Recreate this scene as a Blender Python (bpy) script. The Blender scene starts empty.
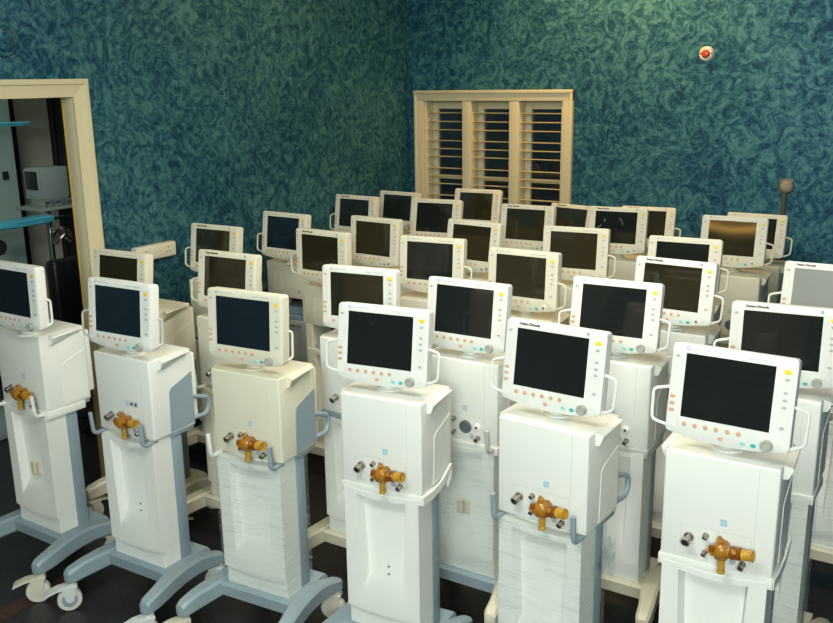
import bpy, bmesh, math, random
from mathutils import Vector, Matrix
random.seed(7)
scene = bpy.context.scene
PI = math.pi

# ------------------------------------------------------------------ camera
CAM = dict(f=918.23, pitch=0.24795, roll=-0.01516, yaw=-0.56386, h=2.1479)
def make_camera():
    cd = bpy.data.cameras.new('camera'); cam = bpy.data.objects.new('camera', cd)
    scene.collection.objects.link(cam)
    pi, ro, ya = CAM['pitch'], CAM['roll'], CAM['yaw']
    fwd = Vector((math.sin(ya)*math.cos(pi), math.cos(ya)*math.cos(pi), -math.sin(pi)))
    r0 = Vector((math.cos(ya), -math.sin(ya), 0)); u0 = r0.cross(fwd)
    r = r0*math.cos(ro)+u0*math.sin(ro); u = -r0*math.sin(ro)+u0*math.cos(ro)
    m = Matrix((r, u, -fwd)).transposed().to_4x4(); m.translation = (0, 0, CAM['h'])
    cam.matrix_world = m
    cd.sensor_fit = 'HORIZONTAL'; cd.sensor_width = 36.0; cd.lens = CAM['f']/833*36.0
    cd.clip_start = 0.05; cd.clip_end = 60
    scene.camera = cam
make_camera()

# ------------------------------------------------------------------ light and exposure
w = bpy.data.worlds.new('night'); scene.world = w; w.use_nodes = True
w.node_tree.nodes['Background'].inputs[0].default_value = (0.35, 0.45, 0.6, 1)
w.node_tree.nodes['Background'].inputs[1].default_value = 0.02
vs = scene.view_settings
vs.view_transform = 'Standard'; vs.look = 'None'; vs.gamma = 1.0; vs.use_curve_mapping = False
vs.exposure = 0.0

def area(name, loc, target, size, power, col, sy=None):
    l = bpy.data.lights.new(name, 'AREA'); l.energy = power; l.color = col
    l.shape = 'RECTANGLE'; l.size = size; l.size_y = sy or size
    o = bpy.data.objects.new(name, l); scene.collection.objects.link(o); o.location = loc
    o.rotation_euler = (Vector(target)-Vector(loc)).to_track_quat('-Z', 'Y').to_euler()
    return o
area('ceiling_light_front', (0.6, -1.5, 2.85), (-2.3, 3.0, 0.9), 1.1, 222, (0.92, 1.0, 0.965))
area('ceiling_light_room', (-1.5, 2.9, 3.05), (-1.5, 3.2, 0), 1.4, 40, (1.0, 0.95, 0.80), 0.7)
area('ceiling_light_over', (-1.2, 0.9, 3.05), (-1.6, 1.8, 0), 1.2, 50, (0.95, 1.0, 0.93), 0.6)
area('ceiling_light_back', (-2.2, 5.6, 3.04), (-2.2, 5.6, 0), 1.3, 28, (1.0, 0.62, 0.20), 0.15)
area('ceiling_light_left', (-3.45, 4.3, 3.04), (-3.45, 4.3, 0), 0.6, 3, (1.0, 0.62, 0.24), 0.15)
area('ceiling_light_next_room', (-4.9, 3.2, 2.9), (-6.2, 4.2, 1.0), 0.8, 13, (0.85, 1.0, 0.90))

# ------------------------------------------------------------------ materials
MATS = {}
def nmat(name):
    m = bpy.data.materials.new(name); m.use_nodes = True; MATS[name] = m
    nt = m.node_tree; b = nt.nodes['Principled BSDF']
    return m, nt, b
def plain(name, col, rough=0.5, metal=0.0, bump=0.0, bscale=60, var=0.06, spec=0.5, trans=0.0, ior=1.45, coat=0.0):
    m, nt, b = nmat(name); N, L = nt.nodes, nt.links
    tc = N.new('ShaderNodeTexCoord'); nz = N.new('ShaderNodeTexNoise'); nz.inputs['Scale'].default_value = 7; nz.inputs['Detail'].default_value = 5
    L.new(tc.outputs['Object'], nz.inputs['Vector'])
    mx = N.new('ShaderNodeMix'); mx.data_type = 'RGBA'
    a = [max(0, c*(1-var)) for c in col]; z = [min(1, c*(1+var)) for c in col]
    mx.inputs[6].default_value = (*a, 1); mx.inputs[7].default_value = (*z, 1)
    L.new(nz.outputs['Fac'], mx.inputs[0]); L.new(mx.outputs[2], b.inputs['Base Color'])
    b.inputs['Roughness'].default_value = rough; b.inputs['Metallic'].default_value = metal
    b.inputs['Specular IOR Level'].default_value = spec; b.inputs['Transmission Weight'].default_value = trans
    b.inputs['IOR'].default_value = ior; b.inputs['Coat Weight'].default_value = coat
    if bump:
        n2 = N.new('ShaderNodeTexNoise'); n2.inputs['Scale'].default_value = bscale; n2.inputs['Detail'].default_value = 4
        L.new(tc.outputs['Object'], n2.inputs['Vector'])
        bp = N.new('ShaderNodeBump'); bp.inputs['Strength'].default_value = bump; bp.inputs['Distance'].default_value = 0.004
        L.new(n2.outputs['Fac'], bp.inputs['Height']); L.new(bp.outputs['Normal'], b.inputs['Normal'])
    return m
plain('white', (0.79, 0.80, 0.74), 0.38, var=0.03)
plain('ivory', (0.72, 0.685, 0.545), 0.42, var=0.04)
plain('cream', (0.66, 0.61, 0.46), 0.45, var=0.06)
plain('cream_leg', (0.62, 0.58, 0.45), 0.35, var=0.10, bump=0.25, bscale=40)
plain('grey_blue', (0.26, 0.335, 0.375), 0.38, var=0.05)
plain('grey_wrapped', (0.30, 0.375, 0.41), 0.16, var=0.12, bump=0.9, bscale=45)
plain('grey_panel', (0.50, 0.51, 0.48), 0.5, var=0.05)
plain('pale_panel', (0.77, 0.755, 0.70), 0.5, var=0.03)
plain('pale_ivory', (0.72, 0.675, 0.57), 0.5, var=0.03)
plain('screen', (0.012, 0.014, 0.013), 0.06, var=0.2, spec=0.6)
plain('screen_brown', (0.022, 0.019, 0.010), 0.06, var=0.2, spec=0.6)
plain('screen_blue', (0.008, 0.014, 0.020), 0.06, var=0.2, spec=0.5)
plain('screen_reflection', (0.26, 0.27, 0.25), 0.35, var=0.08)  # bright reflection on a dark screen, painted in as a pale grey base colour
plain('orange', (0.64, 0.37, 0.24), 0.5)
plain('yellow', (0.90, 0.66, 0.03), 0.5)
plain('grey_button', (0.42, 0.44, 0.44), 0.5)
plain('teal_light', (0.25, 0.62, 0.58), 0.5)
plain('teal', (0.02, 0.42, 0.40), 0.5)
plain('knob', (0.38, 0.38, 0.33), 0.4)
plain('dark', (0.02, 0.02, 0.02), 0.5)
plain('dark_grey', (0.11, 0.13, 0.14), 0.45)
plain('metal', (0.45, 0.42, 0.36), 0.28, metal=1.0, var=0.15)
plain('blue_icon', (0.30, 0.55, 0.66), 0.5)
plain('ink_blue', (0.30, 0.36, 0.48), 0.5)
plain('ink_grey', (0.42, 0.46, 0.54), 0.5)
plain('ink_black', (0.05, 0.05, 0.05), 0.5)
plain('ink_line', (0.50, 0.52, 0.48), 0.5)
plain('amber', (0.60, 0.27, 0.03), 0.10, var=0.45, trans=0.50, ior=1.4, bump=0.25, bscale=90)
plain('amber_dark', (0.30, 0.09, 0.008), 0.12, var=0.35, trans=0.35, ior=1.4)
plain('amber_light', (0.78, 0.46, 0.06), 0.10, var=0.3, trans=0.55, ior=1.4)
plain('tyre', (0.62, 0.60, 0.52), 0.55)
plain('caster_cream', (0.60, 0.57, 0.46), 0.45, var=0.12, bump=0.2, bscale=50)
plain('caster_grey', (0.60, 0.63, 0.60), 0.45, var=0.08)
plain('wood_cream', (0.66, 0.58, 0.37), 0.42, var=0.05, bump=0.15, bscale=18)
plain('ochre', (0.50, 0.32, 0.05), 0.5)
plain('shutter_cream', (0.62, 0.55, 0.36), 0.42, var=0.05)
plain('ceiling_paint', (0.70, 0.68, 0.60), 0.8)
plain('next_wall', (0.55, 0.53, 0.42), 0.6, var=0.08)
plain('next_cabinet', (0.36, 0.47, 0.42), 0.35, var=0.06)
plain('next_dark', (0.006, 0.006, 0.006), 0.7)
plain('device_grey', (0.30, 0.35, 0.32), 0.5, var=0.05)
plain('black_leather', (0.012, 0.012, 0.013), 0.35, bump=0.4, bscale=40)
plain('blue_film', (0.08, 0.40, 0.52), 0.16, var=0.25, bump=1.0, bscale=30, spec=0.8)
plain('chrome', (0.55, 0.57, 0.56), 0.22, metal=1.0)
plain('sensor_red', (0.55, 0.06, 0.015), 0.3, trans=0.1)
plain('sensor_white', (0.78, 0.76, 0.66), 0.4)
plain('plug_grey', (0.33, 0.27, 0.22), 0.5)
plain('cord', (0.10, 0.085, 0.06), 0.6)
plain('socket_ivory', (0.70, 0.66, 0.52), 0.45)
plain('detector_green', (0.10, 0.20, 0.18), 0.5, var=0.4, bump=0.5, bscale=80)
plain('grout', (0.10, 0.10, 0.095), 0.9)
plain('gold_cloth', (0.65, 0.38, 0.06), 0.7)

def wallpaper():
    m, nt, b = nmat('wallpaper'); N, L = nt.nodes, nt.links
    g = N.new('ShaderNodeNewGeometry')
    def noise(scale, det, dist, rough=0.5):
        n = N.new('ShaderNodeTexNoise'); n.inputs['Scale'].default_value = scale; n.inputs['Detail'].default_value = det
        n.inputs['Distortion'].default_value = dist; n.inputs['Roughness'].default_value = rough
        L.new(g.outputs['Position'], n.inputs['Vector']); return n
    def math_(op, a, bv=None, c=None):
        q = N.new('ShaderNodeMath'); q.operation = op
        for i, v in enumerate((a, bv, c)):
            if v is None: continue
            if isinstance(v, (int, float)): q.inputs[i].default_value = v
            else: L.new(v, q.inputs[i])
        return q.outputs[0]
    n1 = noise(6.5, 2.5, 1.6)                     # big swirling fronds
    fr = math_('FRACT', math_('MULTIPLY', n1.outputs['Fac'], 6.0))
    tri = math_('ABSOLUTE', math_('SUBTRACT', fr, 0.5))
    n2 = noise(9.5, 5.0, 2.2, 0.62)                # leaf shaped dabs
    n3 = noise(1.6, 2.0, 0.4)                     # slow change of tone
    n4 = noise(60, 3.0, 0.6, 0.6)                 # flecks
    a = math_('ADD', math_('MULTIPLY', tri, 0.34), math_('MULTIPLY', n2.outputs['Fac'], 1.25))
    a = math_('ADD', a, math_('MULTIPLY', n3.outputs['Fac'], 0.30))
    a = math_('ADD', a, math_('MULTIPLY', n4.outputs['Fac'], 0.30))
    sc = math_('MULTIPLY', a, 0.60)
    cr = N.new('ShaderNodeValToRGB'); cr.color_ramp.interpolation = 'LINEAR'
    e = cr.color_ramp.elements
    e[0].position = 0.49; e[0].color = (0.007, 0.054, 0.112, 1)
    e[1].position = 0.73; e[1].color = (0.088, 0.240, 0.262, 1)
    k = cr.color_ramp.elements.new(0.60); k.color = (0.026, 0.126, 0.178, 1)
    L.new(sc, cr.inputs[0])
    L.new(cr.outputs[0], b.inputs['Base Color'])
    rr = math_('MULTIPLY_ADD', sc, -0.25, 0.70); L.new(rr, b.inputs['Roughness'])
    b.inputs['Specular IOR Level'].default_value = 0.35; b.inputs['Metallic'].default_value = 0.5
    fine = noise(220, 2, 0)
    bp = N.new('ShaderNodeBump'); bp.inputs['Strength'].default_value = 0.25; bp.inputs['Distance'].default_value = 0.003
    L.new(math_('ADD', sc, math_('MULTIPLY', fine.outputs['Fac'], 0.2)), bp.inputs['Height']); L.new(bp.outputs['Normal'], b.inputs['Normal'])
wallpaper()
def granite(name, c0, c1):
    m, nt, b = nmat(name); N, L = nt.nodes, nt.links
    g = N.new('ShaderNodeNewGeometry'); n = N.new('ShaderNodeTexNoise'); n.inputs['Scale'].default_value = 90; n.inputs['Detail'].default_value = 6; n.inputs['Roughness'].default_value = 0.75
    L.new(g.outputs['Position'], n.inputs['Vector'])
    cr = N.new('ShaderNodeValToRGB'); e = cr.color_ramp.elements
    e[0].position = 0.42; e[0].color = (*c0, 1); e[1].position = 0.72; e[1].color = (*c1, 1)
    L.new(n.outputs['Fac'], cr.inputs[0]); L.new(cr.outputs[0], b.inputs['Base Color'])
    b.inputs['Roughness'].default_value = 0.42
granite('granite', (0.006, 0.007, 0.008), (0.045, 0.047, 0.048))
granite('granite_brown', (0.040, 0.014, 0.007), (0.095, 0.040, 0.022))
def film():
    m, nt, b = nmat('film'); N, L = nt.nodes, nt.links
    out = N['Material Output']
    tr = N.new('ShaderNodeBsdfTransparent'); tr.inputs[0].default_value = (0.96, 0.975, 0.975, 1)
    gl = N.new('ShaderNodeBsdfGlossy'); gl.inputs['Roughness'].default_value = 0.16; gl.inputs[0].default_value = (0.9, 0.95, 0.95, 1)
    df = N.new('ShaderNodeBsdfDiffuse'); df.inputs[0].default_value = (0.75, 0.79, 0.78, 1)
    tc = N.new('ShaderNodeTexCoord'); mp = N.new('ShaderNodeMapping'); mp.inputs['Scale'].default_value = (4, 4, 85)
    mp.inputs['Rotation'].default_value = (0, 0.07, 0)
    nz = N.new('ShaderNodeTexNoise'); nz.inputs['Scale'].default_value = 1.6; nz.inputs['Detail'].default_value = 5; nz.inputs['Distortion'].default_value = 0.7
    L.new(tc.outputs['Object'], mp.inputs['Vector']); L.new(mp.outputs[0], nz.inputs['Vector'])
    cr = N.new('ShaderNodeValToRGB'); e = cr.color_ramp.elements
    e[0].position = 0.50; e[0].color = (0.05, 0.05, 0.05, 1); e[1].position = 0.82; e[1].color = (0.40, 0.40, 0.40, 1)
    L.new(nz.outputs['Fac'], cr.inputs[0])
    bp = N.new('ShaderNodeBump'); bp.inputs['Strength'].default_value = 0.8; bp.inputs['Distance'].default_value = 0.004
    L.new(nz.outputs['Fac'], bp.inputs['Height']); L.new(bp.outputs[0], gl.inputs['Normal'])
    m1 = N.new('ShaderNodeMixShader'); m1.inputs[0].default_value = 0.45; L.new(df.outputs[0], m1.inputs[1]); L.new(gl.outputs[0], m1.inputs[2])
    m2 = N.new('ShaderNodeMixShader'); L.new(cr.outputs[0], m2.inputs[0]); L.new(tr.outputs[0], m2.inputs[1]); L.new(m1.outputs[0], m2.inputs[2])
    L.new(m2.outputs[0], out.inputs['Surface'])
film()
def glass():
    m, nt, b = nmat('pane_glass'); N, L = nt.nodes, nt.links
    tr = N.new('ShaderNodeBsdfTransparent'); tr.inputs[0].default_value = (0.8, 0.85, 0.85, 1)
    gl = N.new('ShaderNodeBsdfGlossy'); gl.inputs['Roughness'].default_value = 0.03
    mx = N.new('ShaderNodeMixShader'); fr = N.new('ShaderNodeFresnel'); fr.inputs[0].default_value = 1.5
    L.new(fr.outputs[0], mx.inputs[0]); L.new(tr.outputs[0], mx.inputs[1]); L.new(gl.outputs[0], mx.inputs[2])
    L.new(mx.outputs[0], N['Material Output'].inputs['Surface'])
glass()

# ------------------------------------------------------------------ mesh helpers
class MB:
    def __init__(s): s.v = []; s.f = []
    def add(s, vs_, fs):
        o = len(s.v); s.v += [tuple(q) for q in vs_]; s.f += [tuple(i+o for i in q) for q in fs]; return s
    def bm(s, b):
        b.verts.index_update(); s.add([q.co[:] for q in b.verts], [[q.index for q in f.verts] for f in b.faces]); b.free(); return s
    def box(s, x0, x1, y0, y1, z0, z1, bev=0.0, seg=2):
        b = bmesh.new(); bmesh.ops.create_cube(b, size=1.0)
        for q in b.verts: q.co = ((x0+x1)/2+q.co.x*(x1-x0), (y0+y1)/2+q.co.y*(y1-y0), (z0+z1)/2+q.co.z*(z1-z0))
        if bev: bmesh.ops.bevel(b, geom=b.edges[:], offset=bev, segments=seg, affect='EDGES', profile=0.5)
        return s.bm(b)
    def cyl(s, p0, p1, r0, r1=None, n=16, cap=True):
        r1 = r0 if r1 is None else r1
        p0, p1 = Vector(p0), Vector(p1); d = (p1-p0).normalized()
        a = d.orthogonal().normalized(); c = d.cross(a)
        vs_ = []
        for p, r in ((p0, r0), (p1, r1)):
            for i in range(n):
                t = 2*PI*i/n; vs_.append(p+a*r*math.cos(t)+c*r*math.sin(t))
        fs = [(i, (i+1) % n, n+(i+1) % n, n+i) for i in range(n)]
        if cap: fs += [tuple(range(n-1, -1, -1)), tuple(range(n, 2*n))]
        return s.add(vs_, fs)
    def lathe(s, p0, d, prof, n=20):
        """prof: (distance along d, radius) list"""
        p0 = Vector(p0); d = Vector(d).normalized(); a = d.orthogonal().normalized(); c = d.cross(a)
        vs_ = []; fs = []
        for h, r in prof:
            for i in range(n):
                t = 2*PI*i/n; vs_.append(p0+d*h+a*r*math.cos(t)+c*r*math.sin(t))
        for k in range(len(prof)-1):
            for i in range(n): fs.append((k*n+i, k*n+(i+1) % n, (k+1)*n+(i+1) % n, (k+1)*n+i))
        fs += [tuple(range(n-1, -1, -1)), tuple(range((len(prof)-1)*n, len(prof)*n))]
        return s.add(vs_, fs)
    def tube(s, pts, r, n=8, rad=0.0):
        pts = [Vector(q) for q in pts]
        if rad: pts = rounded(pts, rad)
        t0 = (pts[1]-pts[0]).normalized(); a = t0.orthogonal().normalized()
        vs_ = []; fs = []
        for k, q in enumerate(pts):
            t = (pts[min(k+1, len(pts)-1)]-pts[max(k-1, 0)]).normalized()
            a = (a-t*a.dot(t)).normalized(); c = t.cross(a)
            for i in range(n):
                g = 2*PI*i/n; vs_.append(q+a*r*math.cos(g)+c*r*math.sin(g))
        for k in range(len(pts)-1):
            for i in range(n): fs.append((k*n+i, k*n+(i+1) % n, (k+1)*n+(i+1) % n, (k+1)*n+i))
        fs += [tuple(range(n-1, -1, -1)), tuple(range((len(pts)-1)*n, len(pts)*n))]
        return s.add(vs_, fs)
    def loft(s, rings, cap=True):
        n = len(rings[0]); vs_ = [q for r in rings for q in r]; fs = []
        for k in range(len(rings)-1):
            for i in range(n): fs.append((k*n+i, k*n+(i+1) % n, (k+1)*n+(i+1) % n, (k+1)*n+i))
        if cap: fs += [tuple(range(n-1, -1, -1)), tuple(range((len(rings)-1)*n, len(rings)*n))]
        return s.add(vs_, fs)
    def mesh(s, name, mat, ang=35):
        me = bpy.data.meshes.new(name); me.from_pydata(s.v, [], s.f)
        b = bmesh.new(); b.from_mesh(me); bmesh.ops.recalc_face_normals(b, faces=b.faces); b.to_mesh(me); b.free()
        if ang:
            me.polygons.foreach_set('use_smooth', [True]*len(me.polygons)); me.set_sharp_from_angle(angle=math.radians(ang))
        me.materials.append(MATS[mat]); return me
def rounded(pts, rad, seg=5):
    out = [pts[0]]
    for i in range(1, len(pts)-1):
        p, a, b = pts[i], pts[i-1], pts[i+1]
        r = min(rad, (a-p).length*0.49, (b-p).length*0.49)
        q0 = p+(a-p).normalized()*r; q1 = p+(b-p).normalized()*r
        for k in range(seg+1):
            t = k/seg; out.append(q0*(1-t)**2+p*2*t*(1-t)+q1*t*t)
    out.append(pts[-1]); return out

COL = scene.collection
def obj(name, me, parent=None, loc=(0, 0, 0), rot=(0, 0, 0)):
    o = bpy.data.objects.new(name, me); COL.objects.link(o)
    o.parent = parent; o.location = loc; o.rotation_euler = rot; return o
def tag(o, label, cat, group=None):
    o['label'] = label; o['category'] = cat
    if group: o['group'] = group
    return o
def struct(name, mb, mat, parent=None, ang=0):
    o = obj(name, mb.mesh(name, mat, ang), parent)
    if parent is None: o['kind'] = 'structure'
    return o
CACHE = {}
def part(name, key, mat, maker, parent, loc=(0, 0, 0), rot=(0, 0, 0), ang=35):
    k = (key, mat)
    if k not in CACHE:
        mb = MB(); maker(mb); CACHE[k] = mb.mesh(name, mat, ang)
    return obj(name, CACHE[k], parent, loc, rot)
def text_mesh(key, body, size, mat, bold=0.0):
    k = ('text', key, mat)
    if k not in CACHE:
        cu = bpy.data.curves.new('t', 'FONT'); cu.body = body; cu.size = size; cu.align_x = 'LEFT'; cu.align_y = 'CENTER'
        cu.offset = bold; cu.extrude = 0.0002; cu.resolution_u = 2
        o = bpy.data.objects.new('t', cu); COL.objects.link(o)
        dg = bpy.context.evaluated_depsgraph_get(); me = bpy.data.meshes.new_from_object(o.evaluated_get(dg))
        bpy.data.objects.remove(o); me.materials.clear(); me.materials.append(MATS[mat]); me.name = 'lettering'
        CACHE[k] = me
    return CACHE[k]

# ------------------------------------------------------------------ room
XL, YB, XR, YF, ZC = -3.9, 6.1, 2.6, -2.2, 3.1
# floor: grout bed and stone tiles with their own edges
struct('floor', MB().box(XL-0.12, XR, YF, YB, -0.05, -0.006), 'grout')
floor = bpy.data.objects['floor']
XS = [-4.02, -3.69, -3.36, -3.27, -2.67, -2.07, -1.47, -0.87, -0.27, 0.33, 0.93, 1.53, 2.13, 2.6]
ys = [1.97+0.6*i for i in range(-7, 8)]
ys = [q for q in ys if YF < q < YB]; ys = [YF]+ys+[YB]
TM = {}
for i in range(len(XS)-1):
    for j in range(len(ys)-1):
        wx, wy = XS[i+1]-XS[i], ys[j+1]-ys[j]; strip = i == 2
        k = (round(wx, 3), round(wy, 3), strip)
        if k not in TM:
            TM[k] = MB().box(0.0012, wx-0.0012, 0.0012, wy-0.0012, -0.02, 0.0).mesh('floor_tile', 'granite_brown' if strip else 'granite', 0)
        obj('border_tile' if strip else 'floor_tile', TM[k], floor, (XS[i], ys[j], 0))
struct('ceiling', MB().box(XL-0.12, XR+0.1, YF-0.1, YB+0.12, ZC, ZC+0.1), 'ceiling_paint')
# back wall with the window opening
WX0, WX1, WZ0, WZ1 = -3.752, -2.612, 0.90, 1.985
WT = 0.16
b = MB()
b.box(XL-0.12, WX0, YB, YB+WT, 0, ZC).box(WX1, XR, YB, YB+WT, 0, ZC).box(WX0, WX1, YB, YB+WT, 0, WZ0).box(WX0, WX1, YB, YB+WT, WZ1, ZC)
struct('wall_back', b, 'wallpaper')
# left wall with the doorway
DY0, DY1, DZ = 1.55, 3.028, 2.087
b = MB()
b.box(XL-0.08, XL, DY1+0.02, YB, 0, ZC).box(XL-0.08, XL, YF, DY0-0.02, 0, ZC).box(XL-0.08, XL, DY0-0.02, DY1+0.02, DZ+0.02, ZC)
struct('wall_left', b, 'wallpaper')
struct('wall_right', MB().box(XR, XR+0.1, YF, YB, 0, ZC), 'wallpaper')
struct('wall_front', MB().box(XL-0.12, XR, YF-0.1, YF, 0, ZC), 'wallpaper')

# doorway casing (moulded), jambs
def casing():
    root = obj('door_1', None); root['kind'] = 'structure'
    def mould(p0, p1, outward, wdt, name, mit0=0, mit1=0):
        # profile across the casing: flat, step, bead
        prof = [(0, 0), (0, 0.012), (0.015, 0.015), (0.55*wdt, 0.018), (0.66*wdt, 0.021), (0.72*wdt, 0.030), (wdt-0.008, 0.032), (wdt, 0.027), (wdt, 0)]
        p0, p1, outward = Vector(p0), Vector(p1), Vector(outward); d = (p1-p0).normalized()
        rings = []
        for p, m_ in ((p0, -mit0), (p1, mit1)):
            rings.append([p+outward*q+d*(m_*q)+Vector((h, 0, 0)) for q, h in prof])
        obj(name, MB().loft(rings).mesh(name, 'wood_cream', 30), root)
    wdt = 0.084
    mould((XL, DY1, 0), (XL, DY1, DZ), (0, 1, 0), wdt, 'casing_upright', 0, 1)
    mould((XL, DY0, 0), (XL, DY0, DZ), (0, -1, 0), wdt, 'casing_upright', 0, 1)
    mould((XL, DY0, DZ), (XL, DY1, DZ), (0, 0, 1), 0.086, 'casing_head', 1, 1)
    b = MB().box(XL-0.078, XL+0.002, DY1, DY1+0.02, 0, DZ+0.02, 0.002)
    obj('jamb_edge', MB().box(XL-0.084, XL-0.077, DY1-0.004, DY1+0.018, 0, DZ, 0.001).mesh('jamb_edge', 'ochre', 30), root)
    obj('jamb', b.mesh('jamb', 'wood_cream', 30), root)
    obj('jamb', MB().box(XL-0.08, XL+0.002, DY0-0.02, DY0, 0, DZ+0.02, 0.002).mesh('jamb', 'wood_cream', 30), root)
    obj('jamb_head', MB().box(XL-0.08, XL+0.002, DY0, DY1, DZ, DZ+0.02, 0.002).mesh('jamb', 'wood_cream', 30), root)
casing()

# shuttered window
def window():
    root = obj('window_1', None); root['kind'] = 'structure'
    y = YB
    def P(name, mb, mat='shutter_cream', parent=root): return obj(name, mb.mesh(name, mat, 30), parent)
    x0, x1, zt = -3.828, -2.54, 2.059
    # moulded outer casing
    P('casing_upright', MB().box(x0, -3.752, y-0.03, y, 0.83, zt, 0.004).box(x0, x0+0.02, y-0.042, y-0.028, 0.83, zt, 0.004))
    P('casing_upright', MB().box(-2.612, x1, y-0.03, y, 0.83, zt, 0.004).box(x1-0.02, x1, y-0.042, y-0.028, 0.83, zt, 0.004))
    P('casing_head', MB().box(x0, x1, y-0.031, y, 1.985, zt+0.001, 0.004).box(x0-0.003, x1+0.003, y-0.046, y-0.028, zt-0.02, zt+0.004, 0.004))
    P('sill', MB().box(x0-0.02, x1+0.02, y-0.06, y, 0.83, 0.90, 0.006))
    P('mullion', MB().box(-3.415, -3.340, y-0.028, y+0.10, 0.90, 1.985, 0.004))
    P('mullion', MB().box(-3.027, -2.950, y-0.028, y+0.10, 0.90, 1.985, 0.004))
    P('jamb', MB().box(-3.752, -3.735, y-0.01, y+WT, 0.90, 1.985, 0.003))
    P('jamb', MB().box(-2.629, -2.612, y-0.01, y+WT, 0.90, 1.985, 0.003))
    zs = [1.897, 1.833, 1.771, 1.69, 1.63, 1.571, 1.483, 1.424, 1.364, 1.276, 1.215, 1.155, 1.07, 1.01, 0.95]
    slat = {}
    for a, c in ((-3.735, -3.415), (-3.340, -3.027), (-2.950, -2.629)):
        sash = P('sash', MB().box(a, a+0.045, y+0.085, y+0.12, 0.90, 1.985, 0.003).box(c-0.03, c, y+0.085, y+0.12, 0.90, 1.985, 0.003)
                 .box(a+0.044, c-0.029, y+0.086, y+0.119, 1.925, 1.985, 0.003).box(a+0.044, c-0.029, y+0.086, y+0.119, 0.90, 0.95, 0.003).box(a+0.044, c-0.029, y+0.087, y+0.118, 1.395, 1.425, 0.003))
        P('pane', MB().box(a+0.04, c-0.025, y+0.10, y+0.106, 0.93, 1.94), 'pane_glass', sash)
        k = round(c-a, 3)
        if k not in slat:
            L = c-a-0.012; rings = []
            for xx in (-L/2, L/2):
                rings.append([Vector((xx, 0.027*math.cos(t), 0.0045*math.sin(t))) for t in [2*PI*i/10 for i in range(10)]])
            slat[k] = MB().loft(rings).mesh('slat', 'shutter_cream', 50)
        for z in zs:
            obj('slat', slat[k], root, ((a+c)/2, y+0.028, z), (math.radians(-3), 0, 0))
window()

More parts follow.
